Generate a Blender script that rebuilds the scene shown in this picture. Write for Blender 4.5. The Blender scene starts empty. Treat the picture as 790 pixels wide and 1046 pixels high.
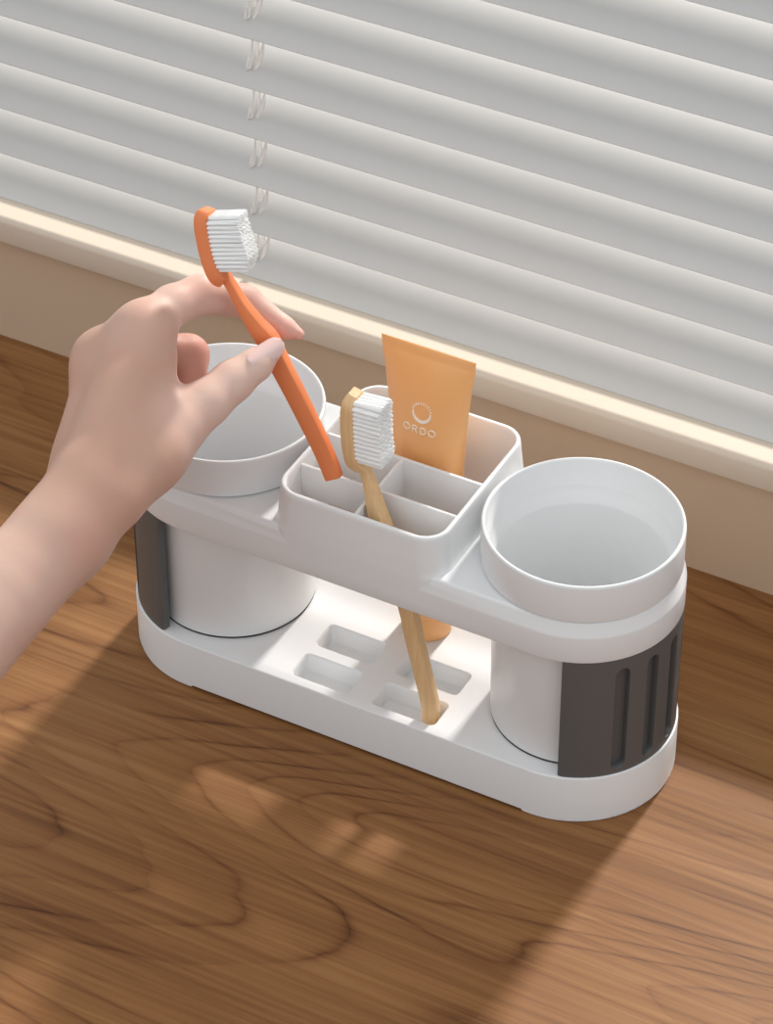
import bpy, bmesh, math, random
import numpy as np
from mathutils import Vector, Matrix

ORANGE_STATIONS = [(-0.3119, -0.8184, 3.3201, 0.078, 0.05),
 (-0.3241, -0.8156, 3.3443, 0.085, 0.057),
 (-0.4504, -0.788, 3.5949, 0.088, 0.06),
 (-0.6988, -0.7588, 4.026, 0.092, 0.065),
 (-0.886, -0.7421, 4.34, 0.095, 0.07),
 (-0.9948, -0.7338, 4.52, 0.1, 0.075),
 (-1.0728, -0.7234, 4.6616, 0.1, 0.078),
 (-1.1918, -0.7355, 4.8029, 0.08, 0.075),
 (-1.3344, -0.7401, 5.0, 0.052, 0.07),
 (-1.4383, -0.7381, 5.1591, 0.042, 0.062),
 (-1.4989, -0.7403, 5.2431, 0.045, 0.06),
 (-1.5437, -0.7543, 5.2711, 0.064, 0.125),
 (-1.5934, -0.7574, 5.3363, 0.067, 0.15),
 (-1.6634, -0.7381, 5.4943, 0.068, 0.15),
 (-1.7178, -0.7075, 5.661, 0.068, 0.15),
 (-1.7508, -0.6791, 5.7903, 0.068, 0.15),
 (-1.7522, -0.6535, 5.864, 0.066, 0.135),
 (-1.7487, -0.6386, 5.9008, 0.05, 0.1)]
ORANGE_DIRS = ((0.8414, 0.2506, 0.4788), (-0.1947, 0.9671, -0.164), (0.9582, 0.1326, 0.2535))
BAMBOO_STATIONS = [(0.7867, -0.775, 0.3926, 0.06, 0.05),
 (0.7809, -0.775, 0.4175, 0.076, 0.06),
 (0.7544, -0.77, 0.566, 0.08, 0.062),
 (0.7358, -0.77, 0.7756, 0.082, 0.066),
 (0.5669, -0.755, 1.4667, 0.085, 0.066),
 (0.471, -0.745, 1.9162, 0.086, 0.07),
 (0.2749, -0.73, 2.5431, 0.088, 0.08),
 (0.1496, -0.72, 2.8637, 0.082, 0.09),
 (0.0794, -0.71, 3.0783, 0.06, 0.085),
 (0.0313, -0.7, 3.2628, 0.05, 0.07),
 (-0.0276, -0.69, 3.4174, 0.045, 0.06),
 (-0.0815, -0.69, 3.4826, 0.06, 0.1),
 (-0.1271, -0.685, 3.5594, 0.068, 0.14),
 (-0.1603, -0.68, 3.7983, 0.07, 0.155),
 (-0.1741, -0.67, 4.0866, 0.07, 0.155),
 (-0.173, -0.67, 4.2062, 0.068, 0.145),
 (-0.1616, -0.67, 4.2816, 0.06, 0.11),
 (-0.1506, -0.67, 4.3211, 0.045, 0.06)]
HAND = {'index': [[(-0.9294, -0.389, 4.5633, 0.0616),
            (-1.0778, -0.4141, 4.5982, 0.1137),
            (-1.5008, -0.43, 4.7844, 0.1612),
            (-1.8119, -0.7466, 4.9559, 0.1931),
            (-1.9286, -1.0595, 4.9887, 0.1966),
            (-1.9958, -1.4533, 4.9544, 0.2418)]],
 'little': [[(-2.7079, -1.3414, 3.7592, 0.2214),
             (-2.4764, -1.038, 3.588, 0.1745),
             (-2.2682, -0.8334, 3.4507, 0.1607),
             (-2.1374, -1.1415, 3.4408, 0.145),
             (-2.1804, -1.3151, 3.5945, 0.1153)]],
 'middle': [[(-2.4137, -1.5679, 4.5089, 0.2822),
             (-2.1526, -1.2112, 4.4242, 0.2177),
             (-1.8865, -0.8929, 4.296, 0.2048),
             (-1.7383, -1.1515, 4.1407, 0.1802),
             (-1.6857, -1.4091, 4.0725, 0.1605),
             (-1.8225, -1.5384, 4.1704, 0.1318)]],
 'palm': [[(-1.9812, -1.4772, 4.952, 0.2509), (-1.7798, -2.8638, 4.0727, 0.3663)],
          [(-2.3692, -1.5712, 4.4799, 0.2916), (-1.9651, -2.7336, 3.8472, 0.3329)],
          [(-2.5523, -1.4248, 4.1139, 0.2572), (-2.1182, -2.617, 3.667, 0.3076)],
          [(-2.674, -1.3231, 3.7591, 0.2407), (-2.1691, -2.5235, 3.4822, 0.2908)],
          [(-1.869, -1.9474, 4.5151, 0.3337), (-1.7666, -2.2348, 4.34, 0.3508)],
          [(-1.9756, -1.4877, 4.9377, 0.2416), (-2.3692, -1.5712, 4.4799, 0.2916)],
          [(-2.0657, -1.5329, 4.785, 0.2517), (-2.1631, -1.6844, 4.5238, 0.2993)],
          [(-2.3692, -1.5712, 4.4799, 0.2634), (-2.5523, -1.4248, 4.1139, 0.2477)],
          [(-1.8364, -1.5627, 4.6534, 0.177), (-1.646, -1.8563, 4.4526, 0.1855)],
          [(-2.0828, -1.8912, 4.1023, 0.3378), (-2.0485, -2.2337, 3.8765, 0.3741)],
          [(-1.5015, -2.257, 4.196, 0.3506), (-1.5881, -2.8243, 4.0831, 0.3657)],
          [(-1.7798, -2.8638, 4.0727, 0.3663), (-1.7936, -3.305, 3.8795, 0.4007)],
          [(-1.9598, -2.744, 3.6766, 0.334), (-1.9473, -3.1603, 3.6511, 0.3863)],
          [(-1.7856, -3.3006, 3.8795, 0.4098),
           (-1.988, -4.066, 3.6231, 0.4602),
           (-2.1681, -5.0226, 3.3392, 0.5164),
           (-2.3535, -6.6364, 2.9884, 0.5719),
           (-2.4413, -8.2657, 2.7219, 0.5877)],
          [(-1.9366, -3.1412, 3.6653, 0.3863),
           (-2.1314, -3.913, 3.3977, 0.4283),
           (-2.2992, -4.8678, 3.1086, 0.4857),
           (-2.4907, -6.493, 2.7494, 0.5428),
           (-2.5845, -8.1338, 2.474, 0.5601)]],
 'ring': [[(-2.6028, -1.4313, 4.1359, 0.2572),
           (-2.366, -1.0866, 3.9897, 0.2015),
           (-2.1023, -0.7576, 3.8272, 0.1933),
           (-1.9323, -1.0827, 3.7456, 0.1727),
           (-1.9993, -1.33, 3.8664, 0.1334)]],
 'thumb': [[(-0.9384, -0.8814, 4.673, 0.0982),
            (-1.025, -1.0346, 4.5917, 0.1589),
            (-1.1534, -1.2643, 4.5002, 0.2006),
            (-1.2583, -1.5687, 4.4101, 0.2232),
            (-1.3738, -1.9069, 4.3059, 0.2594),
            (-1.5149, -2.2709, 4.1889, 0.3414)]]}
TONAIL = ((-0.9711, -0.9194, 4.6515), (0.1409, 0.2299, 0.1315), (0.2008, -0.6232, 0.7431))
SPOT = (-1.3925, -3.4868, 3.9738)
CAM_LOC = (11.9403, -22.4093, 23.4974)
CAM_R = (0.8801855781458818, 0.47462802522444003, -0.001259244038336585)
CAM_U = (-0.3024424153076384, 0.562912512224439, 0.7691931415477213)
CAM_FW = (-0.36578946601410184, 0.6766518611906119, -0.639015121339393)
CAM_F = 3347.537839491594
LOGO_C = (.084, 3.517)
TEXT_C = (.068, 3.32)
SUN_E = 5.0
SUN_DIR = (-.03, -1, -.64)
SKY0 = (.47, .50, .53, 1)
SKY1 = (1.28, 1.32, 1.34, 1)
SKY_E = .90
S = 0.038            # one model unit (a cup radius) in metres
PI = math.pi
scene = bpy.context.scene
COL = scene.collection

# ------------------------------------------------------------------ helpers
def finish(me, angle=34):
    bm = bmesh.new(); bm.from_mesh(me)
    bmesh.ops.recalc_face_normals(bm, faces=bm.faces)
    lim = math.radians(angle)
    for f in bm.faces: f.smooth = True
    for e in bm.edges:
        e.smooth = not (len(e.link_faces) != 2 or e.calc_face_angle(0) > lim)
    bm.to_mesh(me); bm.free()

def obj(name, verts, faces, mat, parent=None, origin=(0, 0, 0), angle=34, recalc=True):
    """verts in model units (world frame); origin = thing's base in model units"""
    me = bpy.data.meshes.new(name)
    o = Vector(origin)
    me.from_pydata([((Vector(v) - o) * S)[:] for v in verts], [], [tuple(int(i) for i in f) for f in faces])
    me.update()
    finish(me, angle)
    if mat: me.materials.append(mat)
    ob = bpy.data.objects.new(name, me)
    COL.objects.link(ob)
    if parent is not None:
        ob.parent = parent
    else:
        ob.location = o * S
    return ob

def thing(name, label, cat, origin, group=None):
    e = bpy.data.objects.new(name, None); COL.objects.link(e)
    e.empty_display_size = .01
    e.location = Vector(origin) * S
    e['label'] = label; e['category'] = cat
    if group: e['group'] = group
    return e

def tag(o, label, cat): o['label'] = label; o['category'] = cat; return o

class MB:
    def __init__(s): s.v = []; s.f = []
    def add(s, v, f):
        k = len(s.v); s.v += [tuple(x) for x in v]; s.f += [tuple(i + k for i in q) for q in f]
    def loft(s, rings, closed=False, cap0=True, cap1=True):
        n = len(rings[0]); v = [p for r in rings for p in r]; f = []
        m = len(rings)
        for i in range(m if closed else m - 1):
            a, b = i * n, ((i + 1) % m) * n
            for j in range(n):
                k = (j + 1) % n
                f.append((a + j, a + k, b + k, b + j))
        if not closed:
            if cap0: f.append(tuple(range(n))[::-1])
            if cap1: f.append(tuple((m - 1) * n + j for j in range(n)))
        s.add(v, f)
    def box(s, x0, x1, y0, y1, z0, z1, b=0.0):
        if b <= 0:
            r = [[(x0, y0, z), (x1, y0, z), (x1, y1, z), (x0, y1, z)] for z in (z0, z1)]
            s.loft(r); return
        rings = []
        for z, k in ((z0, b), (z0 + b * .3, b * .3), (z0 + b, 0), (z1 - b, 0), (z1 - b * .3, b * .3), (z1, b)):
            rings.append(rrect((x0 + x1) / 2, (y0 + y1) / 2, (x1 - x0) / 2 - k, (y1 - y0) / 2 - k, max(b * 1.0 - k * .5, b * .3), z, 3))
        s.loft(rings)
    def tube(s, pts, r, n=8, rz=None):
        pts = [Vector(p) for p in pts]; rings = []
        for i, p in enumerate(pts):
            t = (pts[min(i + 1, len(pts) - 1)] - pts[max(i - 1, 0)]).normalized()
            a = t.orthogonal().normalized() if i == 0 else (pa - t * pa.dot(t)).normalized()
            pa = a; c = t.cross(a)
            rr = r[i] if isinstance(r, (list, tuple)) else r
            rings.append([tuple(p + a * rr * math.cos(2 * PI * j / n) + c * rr * math.sin(2 * PI * j / n)) for j in range(n)])
        s.loft(rings)
    def obj(s, name, mat, parent=None, origin=(0, 0, 0), angle=34):
        return obj(name, s.v, s.f, mat, parent, origin, angle)

def rrect(cx, cy, hx, hy, r, z, n=8):
    r = min(r, hx, hy); out = []
    for q, (sx, sy) in enumerate(((1, 1), (-1, 1), (-1, -1), (1, -1))):
        for i in range(n + 1):
            t = (q + i / n) * PI / 2
            out.append((cx + sx * (hx - r) + r * math.cos(t), cy + sy * (hy - r) + r * math.sin(t), z))
    return out

def stadium(a, R, z, n=40):
    out = []
    for i in range(n + 1):
        t = -PI / 2 + PI * i / n; out.append((a + R * math.cos(t), R * math.sin(t), z))
    for i in range(n + 1):
        t = PI / 2 + PI * i / n; out.append((-a + R * math.cos(t), R * math.sin(t), z))
    return out

def circle(cx, cy, R, z, n=96):
    return [(cx + R * math.cos(2 * PI * i / n), cy + R * math.sin(2 * PI * i / n), z) for i in range(n)]

def lathe(profile, cx=0, cy=0, n=96):
    m = MB(); m.loft([circle(cx, cy, max(r, 1e-4), z, n) for r, z in profile]); return m

def cut(ob, cutters, op='DIFFERENCE'):
    for m, o_ in [(c, op) for c in cutters]:
        me = bpy.data.meshes.new('tmp'); me.from_pydata([tuple(Vector(v) * S) for v in m.v], [], m.f); me.update()
        b = bmesh.new(); b.from_mesh(me); bmesh.ops.recalc_face_normals(b, faces=b.faces); b.to_mesh(me); b.free()
        c = bpy.data.objects.new('tmp', me); COL.objects.link(c)
        c.location = ob.matrix_world.translation if False else (0, 0, 0)
        # cutter verts are world-frame; the target mesh is local to its origin
        off = Vector(ob.get('_o', (0, 0, 0)))
        for v in me.vertices: v.co -= off
        par, loc = ob.parent, ob.location.copy()
        ob.parent = None; ob.location = (0, 0, 0)
        md = ob.modifiers.new('b', 'BOOLEAN'); md.operation = o_; md.solver = 'EXACT'; md.object = c
        bpy.context.view_layer.update()
        dg = bpy.context.evaluated_depsgraph_get()
        nm = bpy.data.meshes.new_from_object(ob.evaluated_get(dg))
        ob.modifiers.clear(); old = ob.data; nm.name = old.name; ob.data = nm
        bpy.data.meshes.remove(old); bpy.data.objects.remove(c); bpy.data.meshes.remove(me)
        ob.parent = par; ob.location = loc
    finish(ob.data)
    return ob

# ------------------------------------------------------------------ materials
def mat(name, col, rough=.45, spec=.5, **kw):
    m = bpy.data.materials.new(name); m.use_nodes = True
    b = m.node_tree.nodes['Principled BSDF']
    b.inputs['Base Color'].default_value = (*col, 1); b.inputs['Roughness'].default_value = rough
    b.inputs['Specular IOR Level'].default_value = spec
    for k, v in kw.items(): b.inputs[k.replace('_', ' ')].default_value = v
    return m

def noisy(m, scale, amount, bump=0.0, stretch=(1, 1, 1), col=None):
    """slight procedural variation of the base colour and a fine bump"""
    nt = m.node_tree; N = nt.nodes; L = nt.links; b = N['Principled BSDF']
    tc = N.new('ShaderNodeTexCoord'); mp = N.new('ShaderNodeMapping'); mp.inputs['Scale'].default_value = stretch
    no = N.new('ShaderNodeTexNoise'); no.inputs['Scale'].default_value = scale; no.inputs['Detail'].default_value = 4
    L.new(tc.outputs['Object'], mp.inputs[0]); L.new(mp.outputs[0], no.inputs['Vector'])
    mx = N.new('ShaderNodeMix'); mx.data_type = 'RGBA'
    c = b.inputs['Base Color'].default_value[:3]
    c2 = col or tuple(x * (1 - amount) for x in c)
    mx.inputs['A'].default_value = (*c, 1); mx.inputs['B'].default_value = (*c2, 1)
    L.new(no.outputs['Fac'], mx.inputs['Factor']); L.new(mx.outputs['Result'], b.inputs['Base Color'])
    if bump:
        bp = N.new('ShaderNodeBump'); bp.inputs['Strength'].default_value = bump; bp.inputs['Distance'].default_value = .0004
        L.new(no.outputs['Fac'], bp.inputs['Height']); L.new(bp.outputs[0], b.inputs['Normal'])
    return m

WHITE = noisy(mat('white_plastic', (.80, .805, .81), .32), 400, .01)
GREY = noisy(mat('grey_plastic', (.105, .105, .104), .45), 300, .05)
BLACK = mat('gap_shade_black', (.02, .02, .02), .7, .2)  # near-black that paints the shade in the gap below the cups
SLAT = noisy(mat('slat_enamel', (.62, .61, .595), .55, .15), 60, .03)
BEIGE = noisy(mat('beige_paint', (.70, .60, .49), .5, .3), 25, .04)
TAN = noisy(mat('tan_wall', (.60, .45, .32), .55, .3), 25, .04)  # wall tone, darker than the sill
ORANGE = noisy(mat('orange_plastic', (.80, .24, .09), .5, .35), 300, .04, .1)
TUBE = noisy(mat('tube_laminate', (.90, .46, .18), .36, .5), 30, .05)
PRINT = mat('white_print', (.93, .86, .76), .5)
BRISTLE = mat('white_nylon', (.93, .93, .92), .5, .3)
BRISTLE.node_tree.nodes['Principled BSDF'].inputs['Subsurface Weight'].default_value = .15
BRISTLE.node_tree.nodes['Principled BSDF'].inputs['Subsurface Radius'].default_value = (.002, .002, .002)
CLEAR = mat('clear_plastic', (.95, .93, .9), .12, .5, Transmission_Weight=.75, IOR=1.45)
CLIP = mat('milky_plastic', (.97, .96, .94), .15, .6, Transmission_Weight=.35, IOR=1.45)
BAMBOO = noisy(mat('bamboo', (.86, .60, .33), .5, .35), 60, .0, .15, (12, 12, 1.2), (.66, .40, .19))
NAIL = mat('nail', (.76, .55, .51), .2, .5, Subsurface_Weight=.3)
NAIL.node_tree.nodes['Principled BSDF'].inputs['Subsurface Radius'].default_value = (.002, .001, .0008)

def skin():
    m = mat('skin', (.80, .52, .42), .55, .35)
    nt = m.node_tree; N = nt.nodes; L = nt.links; b = N['Principled BSDF']
    b.inputs['Subsurface Weight'].default_value = .35
    b.inputs['Subsurface Radius'].default_value = (.0030, .0011, .0007)
    b.inputs['Subsurface Scale'].default_value = 1
    at = N.new('ShaderNodeAttribute'); at.attribute_name = 'flush'
    tc = N.new('ShaderNodeTexCoord'); no = N.new('ShaderNodeTexNoise'); no.inputs['Scale'].default_value = 45; no.inputs['Detail'].default_value = 3
    L.new(tc.outputs['Object'], no.inputs['Vector'])
    mth = N.new('ShaderNodeMath'); mth.operation = 'MULTIPLY_ADD'; mth.inputs[1].default_value = .45
    sub = N.new('ShaderNodeMath'); sub.operation = 'SUBTRACT'; sub.inputs[1].default_value = .5
    L.new(no.outputs['Fac'], sub.inputs[0]); L.new(sub.outputs[0], mth.inputs[0]); L.new(at.outputs['Fac'], mth.inputs[2]); mth.use_clamp = True
    mx = N.new('ShaderNodeMix'); mx.data_type = 'RGBA'
    mx.inputs['A'].default_value = (.66, .44, .335, 1); mx.inputs['B'].default_value = (.66, .27, .22, 1)
    L.new(mth.outputs[0], mx.inputs['Factor']); L.new(mx.outputs['Result'], b.inputs['Base Color'])
    ap = N.new('ShaderNodeAttribute'); ap.attribute_name = 'pale'
    m0 = N.new('ShaderNodeMix'); m0.data_type = 'RGBA'; L.new(ap.outputs['Fac'], m0.inputs['Factor'])
    m0.inputs['A'].default_value = (.52, .31, .225, 1); m0.inputs['B'].default_value = (.80, .60, .52, 1)
    L.new(m0.outputs['Result'], mx.inputs['A'])
    n2 = N.new('ShaderNodeTexNoise'); n2.inputs['Scale'].default_value = 900; n2.inputs['Detail'].default_value = 4
    L.new(tc.outputs['Object'], n2.inputs['Vector'])
    bp = N.new('ShaderNodeBump'); bp.inputs['Strength'].default_value = .12; bp.inputs['Distance'].default_value = .0003
    L.new(n2.outputs['Fac'], bp.inputs['Height']); L.new(bp.outputs[0], b.inputs['Normal'])
    return m
SKIN = skin()

def wood():
    m = mat('walnut_wood', (.4, .2, .1), .5, .22)
    nt = m.node_tree; N = nt.nodes; L = nt.links; b = N['Principled BSDF']
    def node(t, **kw):
        n = N.new(t)
        for k, v in kw.items(): setattr(n, k, v)
        return n
    def math_(op, a, c=None, d=None):
        n = node('ShaderNodeMath', operation=op)
        for i, x in enumerate((a, c, d)):
            if x is None: continue
            if isinstance(x, (int, float)): n.inputs[i].default_value = x
            else: L.new(x, n.inputs[i])
        return n.outputs[0]
    def noise(vec, scale, detail=3, rough=.5, dist=0):
        n = node('ShaderNodeTexNoise'); n.inputs['Scale'].default_value = scale; n.inputs['Detail'].default_value = detail
        n.inputs['Roughness'].default_value = rough; n.inputs['Distortion'].default_value = dist
        L.new(vec, n.inputs['Vector']); return n.outputs['Fac']
    def mapped(sc, loc=(0, 0, 0), rot=0):
        n = node('ShaderNodeMapping'); n.inputs['Scale'].default_value = sc; n.inputs['Location'].default_value = loc
        n.inputs['Rotation'].default_value = (0, 0, rot)
        L.new(tc.outputs['Object'], n.inputs[0]); return n.outputs[0]
    tc = node('ShaderNodeTexCoord')
    # growth rings: contours of a slow field stretched along the grain (x)
    big = noise(mapped((1.7, 9, 1), (WOOD_OX, WOOD_OY, 0), .02), 1.0, 1.5, .4, .35)
    wob = noise(mapped((4, 26, 1)), 1.0, 3, .5)
    fld = math_('ADD', math_('MULTIPLY', big, 23.0), math_('MULTIPLY', wob, 1.5))
    fr = math_('FRACT', fld)
    tri = math_('ABSOLUTE', math_('SUBTRACT', math_('MULTIPLY', fr, 2.0), 1.0))
    ring = math_('POWER', tri, 7.0)                       # thin dark late-wood line
    saw = fr
    fine = noise(mapped((5, 300, 1)), 1.0, 6, .7)         # fibres
    pore = noise(mapped((26, 900, 1), (3, 1, 0)), 1.0, 2, .5)
    poreM = node('ShaderNodeMapRange'); poreM.inputs[1].default_value = .62; poreM.inputs[2].default_value = .78
    L.new(pore, poreM.inputs[0])
    tone = noise(mapped((3.5, 26, 1), (5, 2, 0)), 1.0, 3, .5)
    gate = node('ShaderNodeMapRange'); gate.inputs[1].default_value = .38; gate.inputs[2].default_value = .62
    L.new(noise(mapped((7, 40, 1), (1, 8, 0)), 1.0, 2), gate.inputs[0])
    k = math_('ADD', math_('MULTIPLY', math_('MULTIPLY', ring, gate.outputs[0]), .45),
              math_('ADD', math_('MULTIPLY', math_('SUBTRACT', fine, .5), 1.2),
                    math_('ADD', math_('MULTIPLY', saw, .10), math_('MULTIPLY', math_('SUBTRACT', tone, .5), .75))))
    k = math_('ADD', k, math_('MULTIPLY', poreM.outputs[0], .18))
    k = math_('ADD', k, .28)
    ramp = node('ShaderNodeValToRGB'); L.new(k, ramp.inputs[0])
    e = ramp.color_ramp.elements
    e[0].position = 0; e[0].color = (0.3494, 0.1754, 0.0677, 1)
    e[1].position = 1; e[1].color = (0.0504, 0.0181, 0.0058, 1)
    q = e.new(.30); q.color = (0.2688, 0.1210, 0.0426, 1)
    q = e.new(.6); q.color = (0.1747, 0.0696, 0.0232, 1)
    L.new(ramp.outputs[0], b.inputs['Base Color'])
    bp = node('ShaderNodeBump'); bp.inputs['Strength'].default_value = .12; bp.inputs['Distance'].default_value = .0003; bp.invert = True
    L.new(k, bp.inputs['Height']); L.new(bp.outputs[0], b.inputs['Normal'])
    return m
WOOD_OX, WOOD_OY = 1.3, .4
WOOD = wood()

# ------------------------------------------------------------------ the setting
X0, X1 = -24, 15
m = MB(); m.box(X0, X1, -15, 4.6, -.8, 0, .05)
counter = tag(m.obj('countertop', WOOD, None, (0, 0, -.8)), 'wide reddish brown wooden countertop with dark flowing grain under everything', 'countertop')
counter['kind'] = 'structure'

m = MB(); m.box(X0, X1, 3.2157, 4.6, 0.0, 1.50)
wall = m.obj('wall_back', TAN, None, (0, 3.9, 0)); wall['kind'] = 'structure'
prof = []
def sill_ring(x):
    y0, z0, z1, yb = 3.0957, 1.492, 1.842, 5.0
    p = [(yb, z0), (y0 + .02, z0), (y0 + .006, z0 + .006), (y0, z0 + .02)]
    R = .075
    for i in range(8):
        t = PI - PI / 2 * i / 7
        p.append((y0 + R + R * math.cos(t), z1 - R + R * math.sin(t)))
    p += [(yb, z1)]
    return [(x, y, z) for y, z in p]
m = MB(); m.loft([sill_ring(X0), sill_ring(X1)])
sill = m.obj('trim_1', BEIGE, None, (0, 3.9, 1.492)); sill['kind'] = 'structure'

# window opening above the sill: frame around it and the wall over it
WZ = 17.2
m = MB(); m.box(X0, X1, 4.55, 5.0, 1.842, 2.0, .01); m.box(X0, X1, 4.55, 5.0, WZ - .5, WZ, .01)
m.box(X0, X0 + .5, 4.55, 5.0, 2.0, WZ - .5, .01); m.box(X1 - .5, X1, 4.55, 5.0, 2.0, WZ - .5, .01)
fr_ = m.obj('window_1', SLAT, None, (0, 4.75, 1.842)); fr_['kind'] = 'structure'
m = MB(); m.box(X0, X1, 3.2157, 5.0, WZ, WZ + 6)
wt = m.obj('wall_top', TAN, None, (0, 4, WZ)); wt['kind'] = 'structure'

# ------------------------------------------------------------------ venetian blind
NS = 20; PITCH = .6294; Y_EDGE = 3.4548; Z_EDGE = 1.8356
blind = thing('venetian_blind', 'off-white horizontal slat blind hanging over the window behind the beige sill', 'blind', (0, 3.8, Z_EDGE))
TILT = math.radians(24.5); W = .69; SAG = .080; TH = .012
def slat_profile(y, z):
    n = 14; top = []; bot = []
    for i in range(n + 1):
        s = i / n
        c = SAG * 4 * s * (1 - s)
        a, b = s * W, c
        for lst, dn in ((top, 0), (bot, -TH)):
            aa, bb = a, b + dn
            lst.append((y + aa * math.cos(TILT) - bb * math.sin(TILT), z + aa * math.sin(TILT) + bb * math.cos(TILT)))
    return top + bot[::-1]
for k in range(NS + 1):
    zz = Z_EDGE + .016 + k * PITCH
    p = slat_profile(Y_EDGE, zz)
    m = MB(); m.loft([[(x, y, z) for y, z in p] for x in (X0 + .5, X1 - .5)])
    m.obj('slat', SLAT, blind, (0, 3.8, Z_EDGE))
ztop = Z_EDGE + (NS + 1) * PITCH + .2
m = MB(); m.box(X0 + .5, X1 - .5, 3.35, 4.35, ztop, ztop + .9, .05); m.obj('head_rail', SLAT, blind, (0, 3.8, Z_EDGE))
for cx in (-14.2, -3.775, 6.6):
    m = MB(); m.box(cx - .028, cx + .028, 3.715, 3.735, Z_EDGE + .03, ztop + .1, .006); m.obj('ladder_tape', CLEAR, blind, (0, 3.8, Z_EDGE))
    for k in range(NS + 1):
        zz = Z_EDGE + .016 + k * PITCH
        yb = 3.60; sb = (yb - Y_EDGE) / math.cos(TILT)
        zb = zz + sb * math.sin(TILT) + .085
        pts = []
        for i in range(17):
            t = i / 16
            pts.append((cx + .045 + .10 * math.sin(PI * .5 * t), yb + .04 * t, zb + .02 + .40 * t ** 1.15))
        m = MB(); m.tube(pts, [.010 + .022 * math.sin(PI * min(1, i / 13)) for i in range(17)], 10)
        m.tube([(cx - .045, yb + .02, zb + .12), (cx - .05, yb, zb + .03), (cx - .04, yb - .012, zb - .02), (cx - .015, yb - .005, zb + .01), (cx + .0, yb + .01, zb + .10), (cx + .012, yb + .03, zb + .40)], [.006, .018, .022, .018, .013, .012], 10)
        m.obj('cord_clip', CLIP, blind, (0, 3.8, Z_EDGE))

# ------------------------------------------------------------------ the organiser
A = 2.0079
HO = (0, 0, 0)
holder = thing('toothbrush_holder', 'white two-tier bathroom organiser with round cup wells, divided middle box and grey end panels', 'toothbrush holder', HO)
RB = 1.0545
m = MB()
m.loft([stadium(A, RB - d, z) for d, z in ((.02, .032), (.005, .035), (0, .042), (0, .596), (.0025, .604), (.007, .6085), (.016, .6105))])
base = m.obj('base_tray', WHITE, holder)
cutters = []
for x0, x1 in ((-.80, -.13), (.14, .87)):
    for yc in (-.755, -.245):
        c = MB(); cx, hx = (x0 + x1) / 2, (x1 - x0) / 2
        c.loft([rrect(cx, yc, hx - .015, .163, .05, .385, 5), rrect(cx, yc, hx - .008, .17, .055, .575, 5),
                rrect(cx, yc, hx, .18, .06, .602, 5), rrect(cx, yc, hx + .03, .21, .07, .63, 5)])
        cutters.append(c)
cut(base, cutters)
for sx in (-1, 1):
    m = MB(); rings = []
    for z, d in ((0, .022), (.008, .008), (.03, .002), (.05, .02)):
        R = RB - d; x0 = 1.93 + d * 3
        ring = [(x0, -R, z)]
        for i in range(33):
            t = -PI / 2 + PI * i / 32; ring.append((A + R * math.cos(t), R * math.sin(t), z))
        ring.append((x0, R, z))
        ring = [(sx * x, y, zz) for x, y, zz in ring]
        rings.append(ring if sx > 0 else ring[::-1])
    m.loft(rings); m.obj('foot', WHITE, holder)

RS = 1.036
m = MB()
m.loft([stadium(A, RS - d, z) for d, z in ((.03, 2.140), (.006, 2.146), (0, 2.165), (0, 2.45), (.0015, 2.464), (.006, 2.478), (.012, 2.492), (.042, 2.590), (.048, 2.606), (.056, 2.617), (.068, 2.6235), (.09, 2.625))])
rack = m.obj('upper_rack', WHITE, holder)
# middle box: drafted walls that flare into the shelf
m = MB()
m.loft([rrect(0, 0, hx, hy, r, z, 10) for hx, hy, r, z in (
    (.985, 1.0366, .27, 2.30), (.985, 1.0366, .27, 2.45), (.985, 1.0354, .27, 2.56), (.983, 1.034, .27, 2.612), (.972, 1.0327, .27, 2.632), (.962, 1.031, .27, 2.66),
    (.955, 1.029, .27, 2.70), (.949, 1.0255, .27, 2.76), (.943, 1.019, .27, 2.84), (.936, 1.0115, .27, 2.92), (.929, 1.0035, .27, 3.03), (.925, 1.0, .27, 3.065), (.918, .993, .265, 3.078), (.908, .983, .255, 3.083))])
box = m
v = MB()
v.loft([rrect(-.0, -.0, hx, hy, r, z, 10) for hx, hy, r, z in ((.87, .94, .22, 2.0), (.87, .94, .22, 2.6), (.872, .945, .22, 3.05), (.877, .950, .225, 3.070), (.885, .958, .23, 3.0815), (.91, .98, .25, 3.12))])
def hole(x):
    c = MB(); c.loft([circle(x, 0, .885, 2.0), circle(x, 0, .885, 2.8)]); return c
cut(rack, [box], 'UNION')
cut(rack, [v, hole(-A), hole(A)])
DZ = 2.55
m = MB(); m.box(-.88, .88, .05, .09, DZ, 3.045, .014); m.obj('divider', WHITE, holder)
m = MB(); m.box(-.88, .88, -.50, -.46, 2.645, 3.04, .014); m.obj('divider', WHITE, holder)
m = MB(); m.box(-.045, -.005, -.95, .07, DZ, 3.042, .014); m.obj('divider', WHITE, holder)

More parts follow.
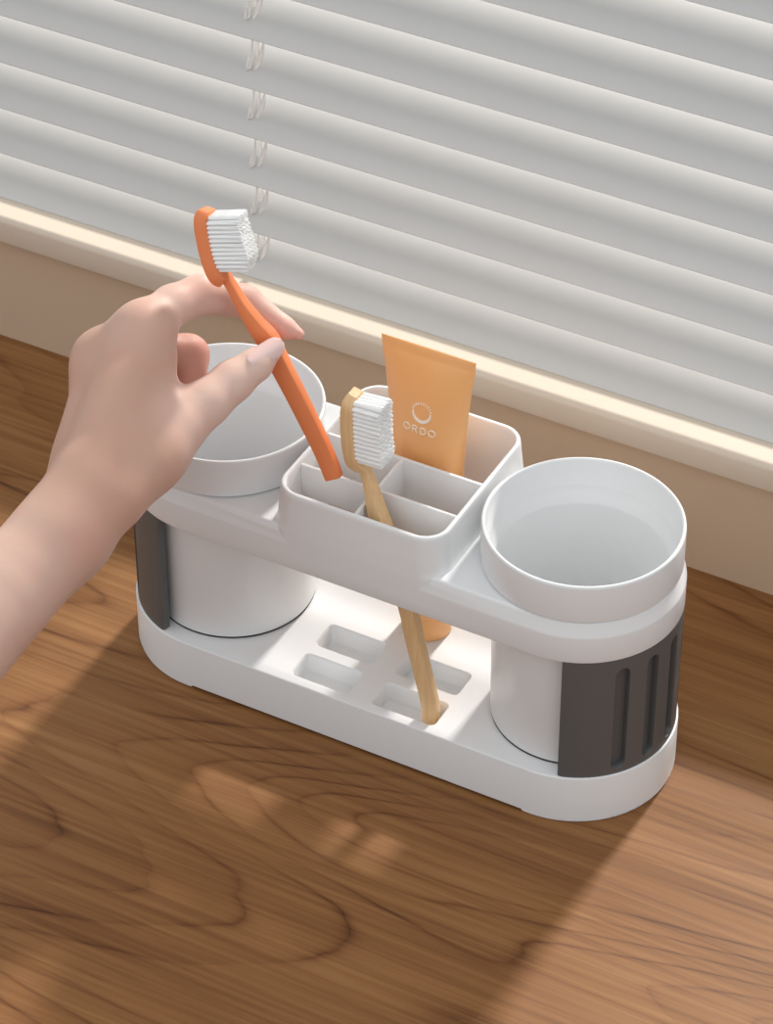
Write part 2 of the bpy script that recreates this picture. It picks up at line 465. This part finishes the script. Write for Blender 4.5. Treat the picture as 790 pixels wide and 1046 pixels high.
# grey end panels with vertical slots
for sx in (1, -1):
    m = MB(); rings = []
    for (R, z) in ((1.036, .612), (1.04, .62), (1.036, 2.139), (.992, 2.139), (.992, .612)):
        pass
    n = 60; a0 = math.radians(74)
    for i in range(n + 1):
        t = -a0 + 2 * a0 * i / n
        if sx < 0: t = PI - t
        e = .006 if i in (0, n) else 0
        rings.append([(sx * A + R * math.cos(t), R * math.sin(t), z) for R, z in ((1.035 - e, .6105 + e), (1.035 - e, 2.142 - e), (.935 + e, 2.142 - e), (.935 + e, .6105 + e))])
    m.loft(rings)
    pan = m.obj('side_panel', GREY, holder)
    cs = []
    for ang in (-60, -40, -20, 0, 20, 40, 60)[1:6]:
        t = math.radians(ang)
        if sx < 0: t = PI - t
        rad = Vector((math.cos(t), math.sin(t), 0)); tan = Vector((-math.sin(t), math.cos(t), 0))
        outl = []
        hw, zc, hh = .075, 1.345, .665
        for q in range(2):
            for i in range(11):
                th = (0 if q == 0 else PI) + PI * i / 10
                outl.append((hw * math.cos(th), (hh - hw) * (1 if q == 0 else -1) + hw * math.sin(th)))
        c = MB()
        c.loft([[tuple(Vector((sx * A, 0, zc)) + rad * rr + tan * (px * sc) + Vector((0, 0, pz * (1 + (sc - 1) * .12)))) for px, pz in outl]
                for rr, sc in ((.955, 1), (1.024, 1), (1.034, 1.07), (1.1, 1.40))])
        cs.append(c)
    cut(pan, cs)

# ------------------------------------------------------------------ two cups
CUP = [(0, .645), (.80, .645), (.80, .632), (.850, .632), (.862, .637), (.867, .650), (.870, 2.50), (.872, 2.61),
       (.885, 2.6265), (.955, 2.6265), (.962, 2.640), (.990, 2.640), (.998, 2.645), (1.0, 2.654), (1.0, 3.055), (.998, 3.070), (.990, 3.080), (.978, 3.083), (.967, 3.080),
       (.960, 3.070), (.957, 3.05), (.930, 2.795), (.9235, 2.785), (.9225, 2.765), (.890, 2.68), (.858, 2.61), (.853, 2.58), (.835, .80), (.80, .74), (.74, .72), (0, .72)]
for sx, lab in ((-1, 'round white tumbler in the left well of the organiser, nearest the hand'), (1, 'round white tumbler in the right well of the organiser, fully in view')):
    c = lathe(CUP, sx * A, 0)
    cup = thing('cup', lab, 'cup', (sx * A, 0, .6115), 'white cups in the organiser wells')
    c.obj('cup_body', WHITE, cup, (sx * A, 0, .6115), angle=40)
    m = MB(); m.loft([circle(sx * A, 0, r, z) for r, z in ((.78, .6115), (.858, .6115), (.862, .615), (.862, .629), (.858, .633), (.78, .633))], closed=True)  # ring coloured black to draw the shadow line under the cup
    m.obj('foot_gap_shade', BLACK, cup, (sx * A, 0, .6115))['label'] = 'thin black ring, painted shade of the gap under the cup'

# ------------------------------------------------------------------ toothpaste tube
TX, TY = .10, .39
def tube_sec(z):
    # (cx, rx, ry)
    pts = [(.90, .27, .27), (.93, .275, .275), (.96, .30, .30), (1.02, .33, .325), (1.15, .345, .335), (1.6, .352, .32), (2.4, .372, .255), (3.0, .402, .20), (3.5, .442, .135), (3.9, .486, .075), (4.08, .511, .035), (4.12, .516, .016), (4.235, .524, .014)]
    for (z0, a0, b0), (z1, a1, b1) in zip(pts, pts[1:]):
        if z <= z1:
            t = max(0, (z - z0) / (z1 - z0)); return a0 + (a1 - a0) * t, b0 + (b1 - b0) * t
    return pts[-1][1:]
def tcx(z): return TX - .012 * (z - .6) * .3
tube = thing('toothpaste_tube', 'flat-topped orange toothpaste tube with white smile logo standing behind the dividers', 'toothpaste', (TX, TY, .612))
m = MB(); rings = []
for z in [.905, .93, .96, .99, 1.02, 1.08, 1.15, 1.3, 1.6, 2.0, 2.4, 2.7, 3.0, 3.25, 3.5, 3.7, 3.9, 4.0, 4.08, 4.105, 4.12, 4.18, 4.23, 4.235]:
    rx, ry = tube_sec(z)
    if z > 4.232: ry *= .6
    rings.append([(tcx(z) + rx * math.cos(2 * PI * i / 64), TY + ry * math.sin(2 * PI * i / 64), z) for i in range(64)])
m.loft(rings); m.obj('tube_body', TUBE, tube, (TX, TY, .612), angle=50)
m = MB(); m.loft([circle(TX, TY, r, z, 64) for r, z in ((.25, .6115), (.262, .618), (.266, .63), (.268, .88), (.262, .9), (.24, .908))])
m.obj('cap', TUBE, tube, (TX, TY, .612))
def on_tube(x, z, lift=.004):
    rx, ry = tube_sec(z); q = max(0, 1 - ((x - tcx(z)) / rx) ** 2)
    return (x, TY - ry * math.sqrt(q) - lift, z)
logo = MB()
def stroke(pts, w, closed=False):
    """ribbon with real thickness following the tube front"""
    n = len(pts); L_, R_ = [], []
    for i in range(n):
        a = pts[(i - 1) % n] if (closed or i > 0) else pts[i]; b = pts[(i + 1) % n] if (closed or i < n - 1) else pts[i]
        dx, dz = b[0] - a[0], b[1] - a[1]; l = math.hypot(dx, dz) or 1
        ww = w[i] if isinstance(w, list) else w
        nx, nz = -dz / l * ww / 2, dx / l * ww / 2
        L_.append((pts[i][0] + nx, pts[i][1] + nz)); R_.append((pts[i][0] - nx, pts[i][1] - nz))
    rings = [[on_tube(*L_[i], .006), on_tube(*R_[i], .006), on_tube(*R_[i], -.004), on_tube(*L_[i], -.004)] for i in range(n)]
    logo.loft(rings, closed=closed)
def arc(cx, cz, r, a0, a1, n): return [(cx + r * math.cos(math.radians(a0 + (a1 - a0) * i / n)), cz + r * math.sin(math.radians(a0 + (a1 - a0) * i / n))) for i in range(n + 1)]
LX, LZ = LOGO_C
r0 = .096
pts = arc(LX, LZ, r0, 170, 370, 24)
stroke(pts, [.010 + .024 * math.sin(PI * i / 24) for i in range(25)])
for i in range(10):
    t = math.radians(158 - i * 15.2); stroke([(LX + r0 * .98 * math.cos(t), LZ + r0 * 1.0 * math.sin(t)), (LX + r0 * 1.22 * math.cos(t), LZ + r0 * 1.24 * math.sin(t))], .009)
TXX, TZZ = TEXT_C
hh = .034; sw = .0088; pitch = .094
for k, ch in enumerate('ORDO'):
    x = TXX + (k - 1.5) * pitch; z = TZZ
    if ch == 'O':
        stroke([(x + .036 * math.cos(2 * PI * i / 20), z + .034 * math.sin(2 * PI * i / 20)) for i in range(20)], sw, True)
    elif ch == 'D':
        p = [(x - .026, z - hh), (x - .026, z + hh), (x - .005, z + hh)] + [(x - .005 + .034 * math.sin(t), z + hh * math.cos(t)) for t in [PI * i / 8 for i in range(1, 8)]] + [(x - .005, z - hh)]
        stroke(p, sw, True)
    else:
        stroke([(x - .024, z - hh - .004), (x - .024, z + hh)], sw)
        stroke([(x - .026, z + hh), (x + .004, z + hh), (x + .020, z + hh * .8), (x + .024, z + hh * .5), (x + .018, z + .004), (x + .002, z - .001), (x - .024, z - .001)], sw)
        stroke([(x + .002, z - .002), (x + .026, z - hh - .004)], sw)
lg = logo.obj('printed_logo', PRINT, tube, (TX, TY, .612)); lg['label'] = 'white sun smile mark above the letters ORDO'

# ------------------------------------------------------------------ toothbrushes
def brush(name, label, stations, b, c, bt, m_body, origin, head, tufts, lab2):
    t = thing(name, label, 'toothbrush', origin)
    b, c, bt = Vector(b), Vector(c), Vector(bt)
    pts = [Vector(s[:3]) for s in stations]
    # Catmull-Rom resample for a flowing handle
    dense = []
    N_ = 5
    for i in range(len(stations) - 1):
        q = [stations[max(i - 1, 0)], stations[i], stations[i + 1], stations[min(i + 2, len(stations) - 1)]]
        for k in range(N_):
            s = k / N_
            dense.append([0.5 * ((2 * q[1][j]) + (-q[0][j] + q[2][j]) * s + (2 * q[0][j] - 5 * q[1][j] + 4 * q[2][j] - q[3][j]) * s * s + (-q[0][j] + 3 * q[1][j] - 3 * q[2][j] + q[3][j]) * s ** 3) for j in range(5)])
    dense.append(list(stations[-1]))
    rings = []
    for i, d in enumerate(dense):
        p = Vector(d[:3]); a = (Vector(dense[min(i + 1, len(dense) - 1)][:3]) - Vector(dense[max(i - 1, 0)][:3])).normalized()
        bb = (b - a * b.dot(a)).normalized(); cc = a.cross(bb).normalized()
        if cc.dot(c) < 0: cc = -cc
        hb, hc = d[3], d[4]; ch = min(hb, hc) * .32
        sec = []
        for (sx_, sy_) in ((1, 1), (-1, 1), (-1, -1), (1, -1)):
            e = [(sx_ * hb, sy_ * (hc - ch)), (sx_ * (hb - ch * .3), sy_ * (hc - ch * .3)), (sx_ * (hb - ch), sy_ * hc)]
            if sx_ * sy_ < 0: e = e[::-1]
            sec += e
        rings.append([tuple(p + bb * x + cc * y) for x, y in sec])
    m = MB(); m.loft(rings); m.obj('handle', m_body, t, origin, angle=27)
    # bristles: rows of tufts on the head face
    h0, h1 = head                                     # station indices of the head's two ends
    P0, P1 = Vector(stations[h0][:3]), Vector(stations[h1][:3])
    ax = (P1 - P0).normalized(); L = (P1 - P0).length
    bb = (b - ax * b.dot(ax)).normalized(); cc = ax.cross(bb).normalized()
    if cc.dot(c) < 0: cc = -cc
    rng = random.Random(7)
    nrow, ncol, length, prof = tufts
    m = MB()
    for r_ in range(nrow):
        fr = (r_ + .5) / nrow
        # follow the curved head
        arc_t = h0 + fr * (h1 - h0); i0 = int(arc_t); ff = arc_t - i0
        q0 = Vector(stations[i0][:3]); q1 = Vector(stations[min(i0 + 1, len(stations) - 1)][:3])
        tt = L * fr
        # find position along polyline at length fraction
        acc = 0; tot = sum((Vector(stations[j + 1][:3]) - Vector(stations[j][:3])).length for j in range(h0, h1)); want = tot * fr
        for j in range(h0, h1):
            l = (Vector(stations[j + 1][:3]) - Vector(stations[j][:3])).length
            if acc + l >= want: break
            acc += l
        s = (want - acc) / l
        pc = Vector(stations[j][:3]).lerp(Vector(stations[j + 1][:3]), s)
        hb = stations[j][3] * (1 - s) + stations[j + 1][3] * s
        hw = .130 * (1 if 0 < r_ < nrow - 1 else .8)
        for c_ in range(ncol):
            fc = (c_ + .5) / ncol * 2 - 1
            p = pc + bb * (hb * .8) + cc * (fc * hw)
            Lh = length * prof(fr, fc)
            nfil = 19
            r0_ = tot / nrow * .36; r1_ = hw / ncol * .98
            for q in range(nfil):
                if q < 12: th = 2 * PI * q / 12; rr = 1.0
                elif q < 18: th = 2 * PI * q / 6; rr = .52
                else: th = 0; rr = 0
                off = ax * (r0_ * rr * math.cos(th)) + cc * (r1_ * rr * math.sin(th))
                tip = p + off * 1.12 + bt * (Lh + hb * .2 + rng.uniform(-.006, .006)) + ax * rng.uniform(-.003, .003) + cc * rng.uniform(-.003, .003)
                fr_ = r0_ * .44
                ringz = []
                for (pp, w_) in ((p + off, fr_), (p.lerp(tip, .5) + off * .5, fr_), (tip - bt * .012, fr_ * .9), (tip, fr_ * .35)):
                    ringz.append([tuple(pp + ax * (w_ * math.cos(2 * PI * z / 6)) + cc * (w_ * math.sin(2 * PI * z / 6))) for z in range(6)])
                # straight filament
                ringz[1] = [tuple((Vector(ringz[0][z]) + Vector(ringz[2][z])) / 2) for z in range(6)]
                m.loft(ringz)
    bo = m.obj('bristles', BRISTLE, t, origin, angle=60); bo['label'] = lab2
    return t

ob_, oc_, obt_ = ORANGE_DIRS
def prof_o(f, c): # f 0 = neck end, 1 = head tip
    return 1.0 - .12 * max(0, (f - .30)) / .7 * 1.2 - .22 * max(0, .28 - f) / .28
brush('toothbrush', 'orange plastic toothbrush held up between thumb and index finger', ORANGE_STATIONS, ob_, oc_, obt_, ORANGE, ORANGE_STATIONS[0][:3],
      (12, 16), (13, 4, .375, prof_o), 'white bristles angled at the tip')
def prof_b(f, c): return 1.0 - .10 * max(0, .15 - f) / .15
brush('toothbrush', 'light bamboo toothbrush leaning in the front slot of the middle box', BAMBOO_STATIONS, (.98, 0, .2), (0, 1, 0), (.985, -.03, .10), BAMBOO, BAMBOO_STATIONS[0][:3],
      (12, 16), (14, 4, .30, prof_b), 'white bristles with even rows')

# ------------------------------------------------------------------ the hand (one smooth surface from a distance field)
def build_hand():
    allp = [s for ch in HAND.values() for c in ch for s in c]
    lo = np.min([np.array(s[:3]) - s[3] for s in allp], 0) - .15
    hi = np.max([np.array(s[:3]) + s[3] for s in allp], 0) + .15
    h = .028
    n = np.ceil((hi - lo) / h).astype(int)
    gx, gy, gz = [(lo[i] + h * np.arange(n[i])).astype(np.float32) for i in range(3)]
    D = np.full(tuple(n), 9.0, np.float32)
    def segment(p, q, ra, rb, k):
        """blend one round cone into D, only inside its neighbourhood"""
        nonlocal D
        pad = max(ra, rb) + k + .25
        a0 = np.maximum(((np.minimum(p, q) - pad - lo) / h).astype(int), 0); a1 = np.minimum(((np.maximum(p, q) + pad - lo) / h).astype(int) + 2, n)
        sl = tuple(slice(a0[i], a1[i]) for i in range(3))
        X = gx[sl[0]][:, None, None] - p[0]; Y = gy[sl[1]][None, :, None] - p[1]; Z = gz[sl[2]][None, None, :] - p[2]
        d = q - p; L2 = float(d @ d)
        t = np.clip((X * d[0] + Y * d[1] + Z * d[2]) / L2, 0, 1)
        dist = np.sqrt((X - t * d[0]) ** 2 + (Y - t * d[1]) ** 2 + (Z - t * d[2]) ** 2) - (ra + (rb - ra) * t)
        return sl, dist.astype(np.float32)
    def smin(a, b, k):
        m = np.maximum(k - np.abs(a - b), 0) / k
        return np.minimum(a, b) - m * m * k * .25
    def blend(T, sl, dist, k):
        T[sl] = smin(T[sl], dist, k)
    palm = D.copy()
    for ch in HAND['palm']:
        if len(ch) == 2:
            s, e = ch
            sl, d = segment(np.array(s[:3]), np.array(e[:3]), s[3], e[3], .3); blend(palm, sl, d, .22)
            continue
        arm = np.full(tuple(n), 9.0, np.float32)
        for s, e in zip(ch, ch[1:]):
            sl, d = segment(np.array(s[:3]), np.array(e[:3]), s[3], e[3], .3); blend(arm, sl, d, .03)
        palm = smin(palm, arm, .22)
    res = palm
    for name, k in (('thumb', .20), ('index', .10), ('middle', .05), ('ring', .05), ('little', .05)):
        F = np.full(tuple(n), 9.0, np.float32)
        ch = HAND[name][0]
        for s, e in zip(ch, ch[1:]):
            sl, d = segment(np.array(s[:3]), np.array(e[:3]), s[3], e[3], .1); blend(F, sl, d, .05)
        res = smin(res, F, k)
    D = res
    # ---- surface nets
    ins = D < 0
    nx, ny, nz = n
    c = [ins[i:nx - 1 + i, j:ny - 1 + j, k:nz - 1 + k] for i in (0, 1) for j in (0, 1) for k in (0, 1)]
    cnt = sum(x.astype(np.int8) for x in c)
    cells = (cnt > 0) & (cnt < 8)
    idx = -np.ones(cells.shape, np.int64); ci = np.argwhere(cells); idx[cells] = np.arange(len(ci))
    acc = np.zeros((len(ci), 3)); num = np.zeros(len(ci))
    corners = [(i, j, k) for i in (0, 1) for j in (0, 1) for k in (0, 1)]
    for a in corners:
        for ax in range(3):
            if a[ax]: continue
            b = list(a); b[ax] = 1; b = tuple(b)
            da = D[tuple((ci + a).T)]; db = D[tuple((ci + b).T)]
            m = (da < 0) != (db < 0)
            t = np.where(m, da / np.where(m, da - db, 1), 0)
            P = np.array(a, float)[None, :].repeat(len(ci), 0); P[:, ax] += t
            acc[m] += P[m]; num[m] += 1
    V = (ci + acc / num[:, None]) * h + lo
    faces = []
    for ax in range(3):
        sl0 = [slice(1, n[i] - 1) for i in range(3)]; 
        A0 = [slice(1, n[i] - 1) for i in range(3)]; A1 = list(A0)
        A0[ax] = slice(0, n[ax] - 1); A1[ax] = slice(1, n[ax])
        s0 = ins[tuple(A0)]; s1 = ins[tuple(A1)]
        e = np.argwhere(s0 != s1); off = np.array([1, 1, 1]); off[ax] = 0; e = e + off
        o1, o2 = [i for i in range(3) if i != ax]
        d1 = np.zeros(3, int); d1[o1] = 1; d2 = np.zeros(3, int); d2[o2] = 1
        q = np.stack([idx[tuple((e - d1 - d2).T)], idx[tuple((e - d2).T)], idx[tuple(e.T)], idx[tuple((e - d1).T)]], 1)
        flip = ins[tuple((e).T)] if False else s0[s0 != s1]
        if ax == 1: flip = ~flip
        q[~flip] = q[~flip][:, ::-1]
        faces.append(q)
    faces = np.concatenate(faces)
    # Laplacian smoothing (Taubin)
    E_ = np.concatenate([faces[:, [0, 1]], faces[:, [1, 2]], faces[:, [2, 3]], faces[:, [3, 0]]])
    E_ = np.concatenate([E_, E_[:, ::-1]])
    deg = np.bincount(E_[:, 0], minlength=len(V)).astype(float)
    for it in range(14):
        lam = .5 if it % 2 == 0 else -.47
        M = np.stack([np.bincount(E_[:, 0], V[E_[:, 1], i], len(V)) for i in range(3)], 1) / deg[:, None]
        V = V + lam * (M - V)
    return V, faces
HV, HF = build_hand()
HORI = HAND['palm'][0][1][:3]
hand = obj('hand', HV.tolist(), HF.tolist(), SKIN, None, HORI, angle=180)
tag(hand, "person's bare left hand reaching in from the left, pinching the orange toothbrush", 'hand')
# natural redness of finger pads, joints and curled fingers
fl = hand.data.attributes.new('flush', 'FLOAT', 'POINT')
val = np.full(len(HV), .08)
def red(center, rad, amt):
    d = np.linalg.norm(HV - np.array(center[:3]), axis=1); val[:] = np.maximum(val, amt * np.exp(-(d / rad) ** 2))
for s in HAND['middle'][0][1:]: red(s, .34, .75)
for s in HAND['ring'][0][1:]: red(s, .32, .75)
for s in HAND['little'][0][1:]: red(s, .32, .7)
for s, a_, r_ in zip(HAND['index'][0], (.5, .55, .45, .25, .15, .25), (.25, .25, .28, .25, .25, .3)): red(s, r_, a_)
red(HAND['thumb'][0][0], .22, .35); red(HAND['thumb'][0][3], .2, .2)
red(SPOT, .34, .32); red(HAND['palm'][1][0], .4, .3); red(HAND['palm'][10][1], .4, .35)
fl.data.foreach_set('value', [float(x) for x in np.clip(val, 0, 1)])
pl = hand.data.attributes.new('pale', 'FLOAT', 'POINT')
val = np.full(len(HV), .12)
for s in HAND['thumb'][0][:5]: red(s, .42, .9)
for s in HAND['index'][0][:5]: red(s, .40, .85)
red(HAND['palm'][0][0], .45, .45)
red(HAND['palm'][13][1], 1.0, .55); red(HAND['palm'][13][2], 1.2, .6)
pl.data.foreach_set('value', [float(x) for x in np.clip(val, 0, 1)])

def nail(center, along, normal, half_w, half_l, curve, name='fingernail', snap=True):
    """curved plate hugging the finger surface"""
    c = Vector(center); a = Vector(along).normalized(); nrm = Vector(normal); nrm = (nrm - a * nrm.dot(a)).normalized(); s = a.cross(nrm)
    from mathutils.bvhtree import BVHTree
    tree = BVHTree.FromPolygons([tuple(v) for v in HV.tolist()], [tuple(f) for f in HF.tolist()])
    m = MB(); nu, nv = 12, 14; top = []
    def height(y):
        hit = tree.ray_cast(c + a * (y * half_l) + nrm, -nrm)[0]
        return (hit - c).dot(nrm) if hit is not None else 0
    h0, h1 = height(-.9), height(curve[2])
    for j in range(nv + 1):
        y = j / nv * 2 - 1
        hc_ = h0 + (h1 - h0) * (y + .9) / (curve[2] + .9)
        for i in range(nu + 1):
            x = i / nu * 2 - 1
            w = half_w * math.sqrt(max(.10, 1 - max(0, (-y - .45) / .58) ** 2.2)) * math.sqrt(max(.06, 1 - max(0, (y - .25) / .78) ** 2.4))
            X_ = x * w
            top.append((x, y, c + s * X_ + a * (y * half_l) + nrm * (hc_ + curve[0] - curve[1] * X_ * X_ / half_w)))
    # smooth the nail's height field a little so it reads as one plate
    T = {}
    for q, (x, y, p) in enumerate(top): T[q] = p
    v = [tuple(T[q] + nrm * (.012 * (1 - .75 * abs(top[q][0]) ** 3) * (1 - .7 * max(0, -top[q][1]) ** 6))) for q in range(len(top))]
    v2 = [tuple(T[q] - nrm * .02) for q in range(len(top))]
    f = []; W_ = nu + 1; K = len(v)
    for j in range(nv):
        for i in range(nu):
            k = j * W_ + i
            f.append((k, k + 1, k + W_ + 1, k + W_)); f.append((K + k, K + k + W_, K + k + W_ + 1, K + k + 1))
    border = [i for i in range(W_)] + [j * W_ + nu for j in range(1, nv + 1)] + [nv * W_ + i for i in range(nu - 1, -1, -1)] + [j * W_ for j in range(nv - 1, 0, -1)]
    for i in range(len(border)):
        p, q = border[i], border[(i + 1) % len(border)]; f.append((p, K + p, K + q, q))
    m.add(v + v2, f)
    return m.obj(name, NAIL, hand, HORI, angle=60)
nail(*TONAIL, .106, .19, (.004, .52, .30))

# ------------------------------------------------------------------ light
sun = bpy.data.lights.new('sun', 'SUN'); sun.energy = SUN_E; sun.angle = math.radians(5.5); sun.color = (1.0, .955, .90)
so = bpy.data.objects.new('sun', sun); COL.objects.link(so)
so.location = (0, 1.5, 1.5)
so.rotation_euler = Vector(SUN_DIR).to_track_quat('-Z', 'Y').to_euler()
w = bpy.data.worlds.new('world'); scene.world = w; w.use_nodes = True
nt = w.node_tree; N = nt.nodes; L = nt.links
tc = N.new('ShaderNodeTexCoord'); sp = N.new('ShaderNodeSeparateXYZ'); L.new(tc.outputs['Generated'], sp.inputs[0])
rp = N.new('ShaderNodeValToRGB'); mr = N.new('ShaderNodeMapRange'); mr.inputs[1].default_value = -.3; mr.inputs[2].default_value = 1
L.new(sp.outputs['Z'], mr.inputs[0]); L.new(mr.outputs[0], rp.inputs[0])
e = rp.color_ramp.elements
e[0].position = 0; e[0].color = SKY0; e[1].position = 1; e[1].color = SKY1
L.new(rp.outputs[0], N['Background'].inputs['Color']); N['Background'].inputs['Strength'].default_value = SKY_E

# ------------------------------------------------------------------ camera
cam = bpy.data.cameras.new('camera'); co = bpy.data.objects.new('camera', cam); COL.objects.link(co); scene.camera = co
cam.sensor_fit = 'VERTICAL'; cam.sensor_height = 24; cam.sensor_width = 24 * 790 / 1046; cam.lens = CAM_F / 1046 * 24
cam.clip_start = .01; cam.clip_end = 100
R_, U_, F_ = Vector(CAM_R), Vector(CAM_U), Vector(CAM_FW)
M = Matrix((( R_.x, U_.x, -F_.x), (R_.y, U_.y, -F_.y), (R_.z, U_.z, -F_.z)))
co.rotation_euler = M.to_euler(); co.location = Vector(CAM_LOC) * S

vs = scene.view_settings; vs.view_transform = 'Standard'; vs.look = 'None'; vs.exposure = 0; vs.gamma = 1; vs.use_curve_mapping = False
